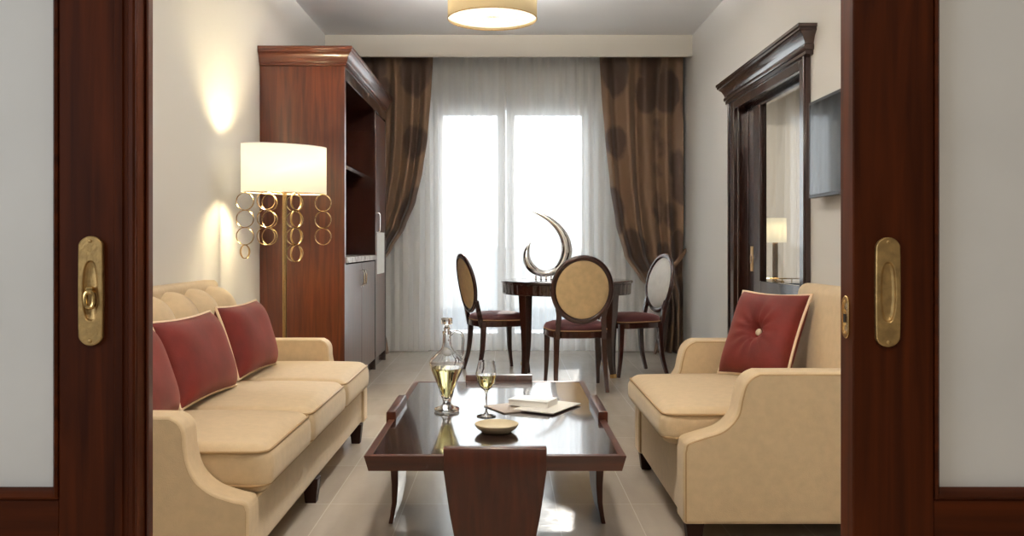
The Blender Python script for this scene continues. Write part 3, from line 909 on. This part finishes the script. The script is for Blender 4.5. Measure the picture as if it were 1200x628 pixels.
# ------------------------------------------------------------------ dining table, chairs, sculpture
TX, TY, TR = .50, 7.22, .545
dt = thing('dining_table', 'round dark wood dining table with fluted apron by the window', 'table', (TX, TY, 0))
g = MB(); g.lathe([(1e-5, .735), (TR - .01, .735), (TR, .740), (TR + .003, .750), (TR, .758), (TR - .008, .760), (1e-5, .760)], n=72); g.build('tabletop', M['espresso'], dt, smooth=True, ang=30)
g = MB()
n = 288
def flute(r, z):
    return [((r - .006 * (0.5 + 0.5 * math.cos(2 * PI * k / n * 48))) * math.cos(2 * PI * k / n), (r - .006 * (0.5 + 0.5 * math.cos(2 * PI * k / n * 48))) * math.sin(2 * PI * k / n), z) for k in range(n)]
circ = lambda r, z: [(r * math.cos(2 * PI * k / n), r * math.sin(2 * PI * k / n), z) for k in range(n)]
g.loft([circ(TR - .05, .65), circ(TR - .016, .65), circ(TR - .014, .655), flute(TR - .014, .661), flute(TR - .010, .725), circ(TR - .010, .7345), circ(TR - .05, .7345)], closed=True)
g.build('apron', M['espresso'], dt, smooth=True, ang=30)
for k in range(4):
    a = R(-136 + 90 * k)
    dx, dy = math.cos(a), math.sin(a)
    g = MB()
    pts = []; rad = []
    for z, off, r in ((.735, -.062, .040), (.66, -.062, .040), (.5, -.066, .03), (.3, -.072, .03), (.12, -.064, .02), (.03, -.050, .02)):
        pts.append((dx * (TR + off), dy * (TR + off), z)); rad.append(r)
    pts = catmull(pts, 4)
    rad = [lerp_tab([(0, .040), (.2, .040), (1, .018)], i / (len(pts) - 1)) for i in range(len(pts))]
    g.tube(pts, rad, square=True, up=(dx, dy, 0))
    lg = g.build('leg', M['espresso'], dt, bevel=.004)
    g = MB(); g.tube([(dx * (TR - .050), dy * (TR - .050), .03), (dx * (TR - .045), dy * (TR - .045), .0)], [.020, .018], square=True, up=(dx, dy, 0)); g.build('ferrule', M['brass_bright'], lg)

def make_chair(label, loc, face, group='dining chairs around the round table'):
    t = thing('dining_chair', label, 'chair', loc, face, group)
    W = M['chair_wood']
    # seat outline: front +x
    def outline(s, z, k=40):
        pts = []
        for i in range(k):
            a = 2 * PI * i / k
            ca, sa = math.cos(a), math.sin(a)
            e = .62
            x = .225 * (abs(ca) ** e) * (1 if ca > 0 else -1)
            y = .225 * (abs(sa) ** e) * (1 if sa > 0 else -1)
            y *= (1.0 + .20 * x / .225 * .5)
            pts.append((x * s, y * s, z))
        return pts
    g = MB(); g.loft([outline(.985, .385), outline(1.0, .39), outline(1.0, .428), outline(.97, .435)]); g.build('seat_frame', W, t, smooth=True, ang=30)
    g = MB(); g.loft([outline(.96, .434), outline(.985, .442), outline(.98, .455), outline(.92, .474), outline(.75, .488), outline(.45, .496), outline(.1, .499)])
    st = g.build('seat', M['burgundy'], t, smooth=True, ang=80)
    g = MB(); g.tube(outline(.99, .438), .004, 6, closed=True, up=(0, 0, 1)); g.build('piping', M['beige_pipe'], st, smooth=True)
    # back: leaning oval
    lean = R(10)
    zc, sh, sw = .735, .225, .205
    x0 = -.215
    def P(y, z, off=0):   # point on back plane, off = towards front
        dz = z - .48
        return Vector((x0 - math.tan(lean) * dz + off - .035 * (1 - (y / .22) ** 2) * 0.5, y, z))
    N = 48
    pts = [P(sw * math.cos(2 * PI * k / N), zc + sh * math.sin(2 * PI * k / N)) for k in range(N)]
    g = MB(); g.tube(pts, .019, 10, closed=True, up=(1, 0, 0), sx=.8, sy=1.1)
    fr = g.build('back_frame', W, t, smooth=True, ang=80)
    for sgn, nm, mt, th in ((1, 'back_pad', 'pad_silver', .016), (-1, 'back_panel', 'back_fabric', .012)):
        g = MB()
        rings = []
        for k_, off in ((.93, .003), (.90, .010), (.75, th), (.4, th + .004), (.05, th + .005)):
            rings.append([P(sw * k_ * math.cos(2 * PI * k / N), zc + sh * k_ * math.sin(2 * PI * k / N), sgn * off) for k in range(N)])
        g.loft(rings)
        g.build(nm, M[mt], t, smooth=True, ang=80)
    # posts from the frame to the seat + legs
    for sy in (-1, 1):
        g = MB()
        g.tube(catmull([(-.190, sy * .165, .38), (-.205, sy * .165, .46), (-.222, sy * .160, .54), (-.238, sy * .170, .60)], 4), .017, square=True, up=(1, 0, 0)); g.build('post', W, t, bevel=.004)
        pts = catmull([(-.175, sy * .170, .425), (-.180, sy * .172, .30), (-.195, sy * .178, .15), (-.235, sy * .185, .0)], 5)
        g = MB(); g.tube(pts, [.021 - .008 * i / (len(pts) - 1) for i in range(len(pts))], square=True, up=(1, 0, 0)); g.build('leg', W, t, bevel=.003)
        pts = catmull([(.175, sy * .190, .425), (.178, sy * .192, .30), (.185, sy * .196, .15), (.205, sy * .202, .0)], 5)
        g = MB(); g.tube(pts, [.022 - .010 * i / (len(pts) - 1) for i in range(len(pts))], square=True, up=(1, 0, 0)); g.build('leg', W, t, bevel=.003)
    return t
make_chair('oval-back dining chair left of the round table, facing right', (-.075, 7.27, 0), R(20))
make_chair('oval-back dining chair nearest the camera, tan panel of its back turned to us', (.515, 6.40, 0), R(95))
make_chair('oval-back dining chair right of the round table, pale pad of its back showing', (1.02, 7.13, 0), R(180 + 18))

# horn sculpture
SX, SY = .334, 7.10
s_ = 1 / 143.7
sc = thing('crescent_sculpture', 'polished silver crescent horn sculpture on the round dining table', 'sculpture', (SX, SY, .7605))
def q(px, py): return ((px - 641) * s_, 0, (328.2 - py) * s_)
cp = [(622, 283, .3), (617.8, 292, 2.2), (617.2, 303, 3.4), (622, 312.5, 3.9), (630.5, 318.3, 3.4), (641, 319.8, 3.0), (652, 316, 3.6), (660, 307, 4.6), (664, 294, 5.0), (662, 280, 4.5), (655, 267.5, 3.5), (644, 257, 2.5), (633, 251, 1.5), (622.7, 247, .3)]
pts = catmull([q(a, c_) for a, c_, r in cp], 5)
rad = catmull([(r * s_, 0, 0) for a, c_, r in cp], 5)
g = MB(); g.tube(pts, [max(.001, v.x) for v in rad], 14, up=(0, 1, 0), sx=1.5, sy=1.3); g.build('horn', M['chrome'], sc, smooth=True, ang=80)
g = MB()
for k in range(5):
    x = (-13 + 6 * k) * s_
    g.sphere((x, 0, .011), .011, 12, 8); g.sphere((x, 0, .030), .008, 10, 6); g.tube([(x, 0, .015), (x, 0, .048)], .004, 8)
g.build('foot', M['chrome'], sc, smooth=True)
for v in (): pass

# ------------------------------------------------------------------ cabinet
KX0, KX1, KY0, KY1 = XL + .002, -1.10, 5.93, 7.97
ZB, ZT2 = .0, 2.27
cab = thing('wall_cabinet', 'tall mahogany cabinet with open niche against the left wall', 'cabinet', ((KX0 + KX1) / 2, (KY0 + KY1) / 2, 0))
ox, oy = (KX0 + KX1) / 2, (KY0 + KY1) / 2
def kb(g, x0, x1, y0, y1, z0, z1): g.box(x0 - ox, x1 - ox, y0 - oy, y1 - oy, z0, z1)
NY1 = 7.33     # end of niche bay
g = MB(); kb(g, KX0, KX1, KY0, KY0 + .05, 0, ZT2); g.build('side_panel', M['mahogany'], cab, bevel=.003)
g = MB(); kb(g, KX0, KX1, NY1, NY1 + .03, 0, ZT2); kb(g, KX0, KX1, KY1 - .03, KY1, 0, ZT2); kb(g, KX0, KX1, KY0 + .05, NY1, 2.18, ZT2); kb(g, KX0, KX1, NY1 + .03, KY1 - .03, 2.18, ZT2)
kb(g, KX0, KX0 + .02, KY0 + .05, KY1 - .03, 0, 2.18); kb(g, KX0 + .02, KX1 - .03, KY0 + .05, KY1 - .03, 0, .08)
kb(g, KX0 + .02, KX1 - .03, NY1 + .03, KY1 - .03, .08, 2.18)
g.build('body', M['espresso'], cab, bevel=.002)
g = MB(); kb(g, KX0 + .02, KX1 + .012, KY0 + .051, NY1 - .001, .925, .965); g.build('worktop', M['marble'], cab, bevel=.003)
g = MB(); kb(g, KX0 + .02, KX0 + .20, KY0 + .05, NY1, .966, 1.0); kb(g, KX0 + .021, KX1 - .10, KY0 + .051, NY1 - .001, 1.62, 1.65); g.build('shelf', M['espresso'], cab, bevel=.002)
mid = (KY0 + .05 + NY1) / 2
def cab_handle(parent, x, y, z, h):
    g = MB(); g.tube(catmull([(x - ox, y - oy, z - h / 2), (x + .022 - ox, y - oy, z - h / 2 + .006), (x + .026 - ox, y - oy, z), (x + .022 - ox, y - oy, z + h / 2 - .006), (x - ox, y - oy, z + h / 2)], 5), .006, 8)
    g.tube([(x - .0 - ox, y - oy, z - h / 2 - .008), (x - ox + .004, y - oy, z - h / 2 - .008)], .010, 10); g.tube([(x - ox, y - oy, z + h / 2 + .008), (x - ox + .004, y - oy, z + h / 2 + .008)], .010, 10)
    g.build('handle', M['chrome'], parent, smooth=True)
for (a, c_, hy) in ((KY0 + .055, mid - .002, mid - .05), (mid + .002, NY1 - .004, mid + .05)):
    g = MB(); kb(g, KX1 - .025, KX1 - .003, a, c_, .09, .915); d = g.build('door', M['mahogany'], cab, bevel=.003)
    cab_handle(d, KX1 - .003, hy, .80, .11)
for (z0, z1, hz) in ((.09, 1.14, None), (1.145, 2.17, 1.24)):
    g = MB(); kb(g, KX1 - .025, KX1 - .003, NY1 + .034, KY1 - .034, z0, z1); d = g.build('door', M['mahogany'], cab, bevel=.003)
    if hz: cab_handle(d, KX1 - .003, NY1 + .10, hz, .16)
g = MB()
rings = []
for p, z in [(.004, ZT2), (.012, ZT2 + .004), (.012, ZT2 + .018), (.020, ZT2 + .022), (.024, ZT2 + .035), (.030, ZT2 + .060), (.046, ZT2 + .082), (.055, ZT2 + .088), (.055, ZT2 + .102), (.060, ZT2 + .105), (.060, ZT2 + .125)]:
    rings.append([(KX0 - ox, KY0 - p - oy, z), (KX1 + p - ox, KY0 - p - oy, z), (KX1 + p - ox, KY1 + p * .3 - oy, z), (KX0 - ox, KY1 + p * .3 - oy, z)])
g.loft(rings); g.build('cornice', M['mahogany_x'], cab, bevel=.002)
g = MB(); g.box(-.0006, .0006, -.22, .22, -.18, .18)
o = tag(g.build('notice', M['paper']), 'white sheet hanging on the tall cabinet door below its handle', 'paper'); o.location = (KX1 - .001, (NY1 + KY1) / 2 + .0, .98)
# keep the sheet a real small sheet
# ------------------------------------------------------------------ television
tv = thing('television', 'flat black television mounted on the right wall', 'television', (1.70, 4.31, 1.565))
g = MB(); g.box(-.04, -.005, -.455, .455, -.26, .26); g.build('case', M['black'], tv, bevel=.006)
g = MB(); g.box(-.0415, -.040, -.440, .440, -.242, .245); g.build('screen', M['screen'], tv)
g = MB(); g.box(-.005, .029, -.12, .12, -.12, .12); g.build('wall_bracket', M['steel'], tv)
g = MB()
g.loft([[(-.043, -.455, -.26), (-.043, .455, -.26), (-.043, .455, .26), (-.043, -.455, .26)], [(-.043, -.440, -.242), (-.043, .440, -.242), (-.043, .440, .245), (-.043, -.440, .245)], [(-.040, -.440, -.242), (-.040, .440, -.242), (-.040, .440, .245), (-.040, -.440, .245)], [(-.040, -.455, -.26), (-.040, .455, -.26), (-.040, .455, .26), (-.040, -.455, .26)]], closed=True)
g.build('bezel', M['black'], tv)
# light switch on back wall
sw_ = thing('wall_switch', 'grey double switch plate on the back wall right of the window', 'switch', (1.035, YB, 1.04))
g = MB(); g.box(-.045, .045, -.010, 0, -.035, .035); g.build('plate', M['plastic_grey'], sw_, bevel=.003)
for sx in (-.02, .02):
    g = MB(); g.box(sx - .015, sx + .015, -.014, -.010, -.022, .022); g.build('rocker', M['plastic_white'], sw_, bevel=.002)

# ------------------------------------------------------------------ curtains
def drape(name, label, top_x, edge_tab, other_tab, yc, nf, mirror=False, tie=None):
    """edge_tab [(z, x)] of the free edge, other_tab of the wall edge, ascending in z"""
    g = MB()
    nu, nv = 150, 90
    uvs = {}
    def fn(u, v):
        z = .015 + (2.90 - .015) * v
        xe, xo = lerp_tab(edge_tab, z), lerp_tab(other_tab, z)
        wd = abs(xe - xo)
        x = xo + (xe - xo) * u
        gather = max(0, min(1, (1.0 - wd) / .8))
        amp = .032 + .030 * gather
        amp *= (1 - .5 * max(0, (z - 2.5) / .4))
        ph = 2 * PI * nf * u ** (1.0 + .15 * math.sin(z * 1.1))
        y = yc + amp * math.sin(ph) + .22 * amp * math.sin(1.7 * ph + 1.1 + z * .6) + .02 * math.sin(3 * z + 4 * u)
        return Vector((x, y, z))
    V = [[None] * (nv + 1) for _ in range(nu + 1)]
    uvl = g.bm.loops.layers.uv.new('UVMap')
    for i in range(nu + 1):
        for j in range(nv + 1):
            V[i][j] = (g.bm.verts.new(fn(i / nu, j / nv)), (i / nu, j / nv))
    for i in range(nu):
        for j in range(nv):
            q4 = [V[i][j], V[i + 1][j], V[i + 1][j + 1], V[i][j + 1]]
            f = g.bm.faces.new([a[0] for a in q4])
            for lp_, a in zip(f.loops, q4): lp_[uvl].uv = a[1]
    t = thing(name, label, 'curtain', (0, 0, 0))
    cl = g.build('cloth', M['drape'], t, smooth=True, ang=80, solid=.003)
    if tie:
        tx0, tx1, tz, tilt = tie
        g = MB()
        g.tube([(tx0 + (tx1 - tx0) * (.5 - .5 * math.cos(a)), yc - .0 - .085 * math.sin(a), tz + tilt * (.5 - .5 * math.cos(a))) for a in [2 * PI * k / 32 for k in range(32)]], .012, 8, closed=True, up=(0, 0, 1), sx=1.8, sy=.5)
        g.build('tieback', M['drape'], t, smooth=True)
    return t
ZX = lambda py: 1.05 - (py - 287) / 121.7
XX = lambda px: (px - 593) / 121.7
Lt = sorted([(ZX(y), XX(x)) for x, y in ((508, 40), (508, 70), (506, 110), (502, 160), (496, 200), (488, 235), (476, 265), (460, 292), (446, 312), (440, 325), (441, 340), (447, 370), (455, 400), (458, 420))])
Lo = [(0, -1.60), (.55, -1.60), (.8, -1.62), (1.3, -1.64), (2.9, -1.64)]
drape('drape', 'brown patterned drape tied back on the left, behind the tall cabinet', 0, Lt, Lo, 8.33, 6, tie=(-1.62, -1.22, .74, .06))
Rt = sorted([(ZX(y), XX(x)) for x, y in ((702, 40), (702, 70), (704, 110), (708, 160), (714, 215), (721, 262), (731, 300), (748, 326), (768, 345), (773, 360), (770, 385), (766, 405), (762, 420))])
Ro = [(0, 1.70), (.6, 1.70), (.8, 1.69), (1.1, 1.70), (2.9, 1.70)]
drape('drape', 'brown patterned drape tied back on the right side of the window', 0, Rt, Ro, 8.33, 4, tie=(1.42, 1.72, .66, .34))
# sheers
for lab, x0, x1, ph in (('white sheer curtain covering the left half of the window', -1.45, -.001, 0), ('white sheer curtain covering the right half of the window', 0.001, 1.50, 1.3)):
    g = MB(); fold_cloth(g, x0, x1, .02, 2.92, 8.50, 15, .019, nu=300, nv=10, ph=ph)
    tag(g.build('sheer_curtain', M['sheer'], smooth=True, ang=80), lab, 'curtain', 'sheer curtains')
g = MB(); g.box(-1.66, 1.71, 8.30, 8.36, 2.92, 2.94); g.box(-1.66, 1.71, 8.47, 8.53, 2.92, 2.94)
tag(g.build('curtain_track', M['frame_white']), 'twin white curtain track above the window', 'curtain track')

# ------------------------------------------------------------------ floor lamp
FX, FY = -1.335, 5.25
fl = thing('floor_lamp', 'brass floor lamp with oval cream shade and hanging ring chains, left wall', 'lamp', (FX, FY, 0), R(35))
A, B = .262, .13
g = MB(); g.lathe([(1e-5, 0), (.16, 0), (.16, .012), (.15, .018), (.02, .022), (1e-5, .022)], n=40, sy=.75); g.build('base', M['lamp_metal'], fl, smooth=True, ang=40)
g = MB(); g.tube([(0, 0, .02), (0, 0, 1.62)], .014, 12, sx=1.0, sy=.6); g.build('pole', M['lamp_metal'], fl, smooth=True)
Z0, Z1 = 1.365, 1.645
g = MB(); n = 64
ell = lambda z, k=1.0: [(A * k * math.cos(2 * PI * i / n), B * k * math.sin(2 * PI * i / n), z) for i in range(n)]
g.loft([ell(Z0), ell(Z1)], cap=False); sh = g.build('lamp_shade', M['shade'], fl, smooth=True, solid=.003)
for zz in (Z0 - .002, Z1 + .002):
    g = MB(); g.tube(ell(zz), .0022, 6, closed=True, up=(0, 0, 1)); g.build('shade_trim', M['plastic_white'], sh, smooth=True)
g = MB(); g.tube([(-A, 0, Z0), (A, 0, Z0)], .004, 6); g.tube([(0, -B, Z0), (0, B, Z0)], .004, 6); g.build('shade_frame', M['lamp_metal'], fl)
def ring_part(par, cx, cy, cz, r, turn, flat=1.0):
    g = MB()
    cs, sn = math.cos(turn), math.sin(turn)
    g.tube([(cx + r * math.cos(a) * cs, cy + r * math.cos(a) * sn, cz + r * math.sin(a)) for a in [2 * PI * k / 28 for k in range(28)]], .0042, 6, closed=True, up=(-sn, cs, 0), sx=1.6, sy=.7)
    return g.build('ring', M['lamp_metal'], par, smooth=True, ang=80)
# chains round the shade rim; turn is relative to the lamp's own axis (world turn minus 35 deg)
chains = [(161, 3, 0, True), (232, 3, 25, False), (102, 3, -15, False), (276, 4, 68, False), (64, 4, 5, False), (-19, 3, -8, False)]
for adeg, cnt, tw, tail in chains:
    a = R(adeg)
    cx, cy = (A - .02) * math.cos(a), (B - .01) * math.sin(a)
    r = .051
    g = MB(); g.tube([(cx, cy, Z0 + .004), (cx, cy, Z0 - .006)], .005, 6)
    ch = g.build('ring_chain', M['lamp_metal'], fl)
    for k in range(cnt):
        ring_part(ch, cx, cy, Z0 - .006 - r - k * (2 * r + .001), r, R(-35 + tw))
    if tail:
        ring_part(ch, cx, cy, Z0 - .006 - cnt * (2 * r + .001) - .04, .04, R(-35 + 68))
for sgn, e in ((1, 0),):
    l = bpy.data.lights.new('floor_lamp_bulb', 'POINT'); l.energy = 19; l.color = (1.0, .82, .50); l.shadow_soft_size = .06
    o = bpy.data.objects.new('bulb', l); C.objects.link(o); o.parent = fl; o.location = (0, 0, 1.50)

# ------------------------------------------------------------------ ceiling lamp
cl = thing('ceiling_lamp', 'large round cream drum lamp hanging from the ceiling', 'lamp', (-.093, 5.94, 2.59))
DR = .303
g = MB(); g.lathe([(DR, 0), (DR, .24)], n=80, cap=False); sh = g.build('lamp_shade', M['drum'], cl, smooth=True, solid=.003)
g = MB(); g.tube([(DR * math.cos(2 * PI * k / 80), DR * math.sin(2 * PI * k / 80), 0) for k in range(80)], .004, 6, closed=True, up=(0, 0, 1)); g.build('shade_trim', M['brass'], sh, smooth=True)
g = MB(); g.lathe([(1e-5, .016), (DR - .006, .016), (DR - .006, .020), (1e-5, .020)], n=64); g.build('diffuser', M['diffuser'], cl)
g = MB()
for k in range(7):
    a = PI * k / 7
    g.tube([(-(DR - .006) * math.cos(a), -(DR - .006) * math.sin(a), .015), ((DR - .006) * math.cos(a), (DR - .006) * math.sin(a), .015)], .0008, 4)
g.build('diffuser_rib', M['paper_grey'], cl)
g = MB(); g.tube([(0, 0, .06), (0, 0, .40)], .008, 8); g.lathe([(1e-5, .38), (.06, .38), (.06, .408), (1e-5, .408)], n=24)
for k in range(3):
    a = 2 * PI * k / 3; g.tube([(0, 0, .235), (DR * math.cos(a), DR * math.sin(a), .235)], .003, 6)
g.build('stem', M['brass'], cl)
l = bpy.data.lights.new('ceiling_lamp_bulb', 'POINT'); l.energy = 120; l.color = (1, .97, .95); l.shadow_soft_size = .06
o = bpy.data.objects.new('bulb', l); C.objects.link(o); o.parent = cl; o.location = (0, 0, .20)

# added front-room lamp, unseen behind the camera, to light the sliding doors
fr_ = thing('front_fill_lamp', 'added round white ceiling lamp behind the viewer, lighting the sliding doors', 'lamp', (.45, -.6, 2.9))
g = MB(); g.lathe([(1e-5, .10), (.16, .10), (.17, .05), (.14, 0.01), (1e-5, 0)], n=40); g.build('bowl', M['diffuser'], fr_, smooth=True)
l = bpy.data.lights.new('front_fill_light', 'AREA'); l.shape = 'DISK'; l.size = .3; l.energy = 10.5; l.color = (1, .88, .72)
o = bpy.data.objects.new('bulb', l); C.objects.link(o); o.parent = fr_; o.location = (0, 0, -.02)

# added fill lamp above the frame, brightens near faces of armchair and sofa
c2 = thing('ceiling_lamp', 'added unseen cream ceiling lamp close to the sliding doors, fill light for the seating', 'lamp', (0.0, 2.25, 2.82))
g = MB(); g.lathe([(.2, 0), (.2, .15)], n=48, cap=False); g.build('lamp_shade', M['drum'], c2, smooth=True, solid=.003)
g = MB(); g.lathe([(1e-5, .16), (.06, .16), (.06, .18), (1e-5, .18)], n=24); g.build('stem', M['brass'], c2)
l = bpy.data.lights.new('near_fill_bulb', 'POINT'); l.energy = 50; l.color = (1, .93, .84); l.shadow_soft_size = .08
o = bpy.data.objects.new('bulb', l); C.objects.link(o); o.parent = c2; o.location = (0, 0, .02)

# ------------------------------------------------------------------ daylight
wd = bpy.data.worlds.new('world'); S.world = wd; wd.use_nodes = True
nt = wd.node_tree
bg = nt.nodes['Background']; bg.inputs[0].default_value = (.86, .94, 1.0, 1); bg.inputs[1].default_value = 2.1
sun = bpy.data.lights.new('sun', 'SUN'); sun.energy = 2.0; sun.angle = R(1.0); sun.color = (1, .95, .86)
so = bpy.data.objects.new('sun', sun); C.objects.link(so)
d = Vector((-.10, -1, -.37)).normalized()
so.rotation_euler = d.to_track_quat('-Z', 'Y').to_euler()
def portal(x, y, z, w, h, rot):
    l = bpy.data.lights.new('window_portal', 'AREA'); l.shape = 'RECTANGLE'; l.size = w; l.size_y = h
    l.cycles.is_portal = True
    o = bpy.data.objects.new('window_portal', l); C.objects.link(o); o.location = (x, y, z); o.rotation_euler = rot
portal((WX0 + WX1) / 2, 8.86, 1.3, WX1 - WX0, 2.6, (R(-90), 0, 0))
portal(2.9, 8.86, 1.2, 1.4, 2.4, (R(-90), 0, 0))
portal(-2.81, -.4, 1.6, 1.4, 2.0, (0, R(-90), 0))

# ------------------------------------------------------------------ camera
cam = bpy.data.cameras.new('camera'); co = bpy.data.objects.new('camera', cam); C.objects.link(co)
co.location = (0, 0, 1.05); co.rotation_euler = (R(90), 0, 0)
cam.sensor_width = 36; cam.sensor_fit = 'HORIZONTAL'; cam.lens = 36 * 1020 / 1200
cam.shift_x = 7 / 1200; cam.shift_y = -27 / 1200
cam.clip_start = .02
S.camera = co
S.view_settings.view_transform = 'Standard'; S.view_settings.look = 'None'
S.view_settings.gamma = 1; S.view_settings.use_curve_mapping = False
S.view_settings.exposure = 1.15
try:
    S.cycles.use_denoising = True
    S.cycles.max_bounces = 14; S.cycles.transparent_max_bounces = 16; S.cycles.transmission_bounces = 12
    S.cycles.caustics_reflective = False
    S.cycles.sample_clamp_indirect = 6
except Exception: pass
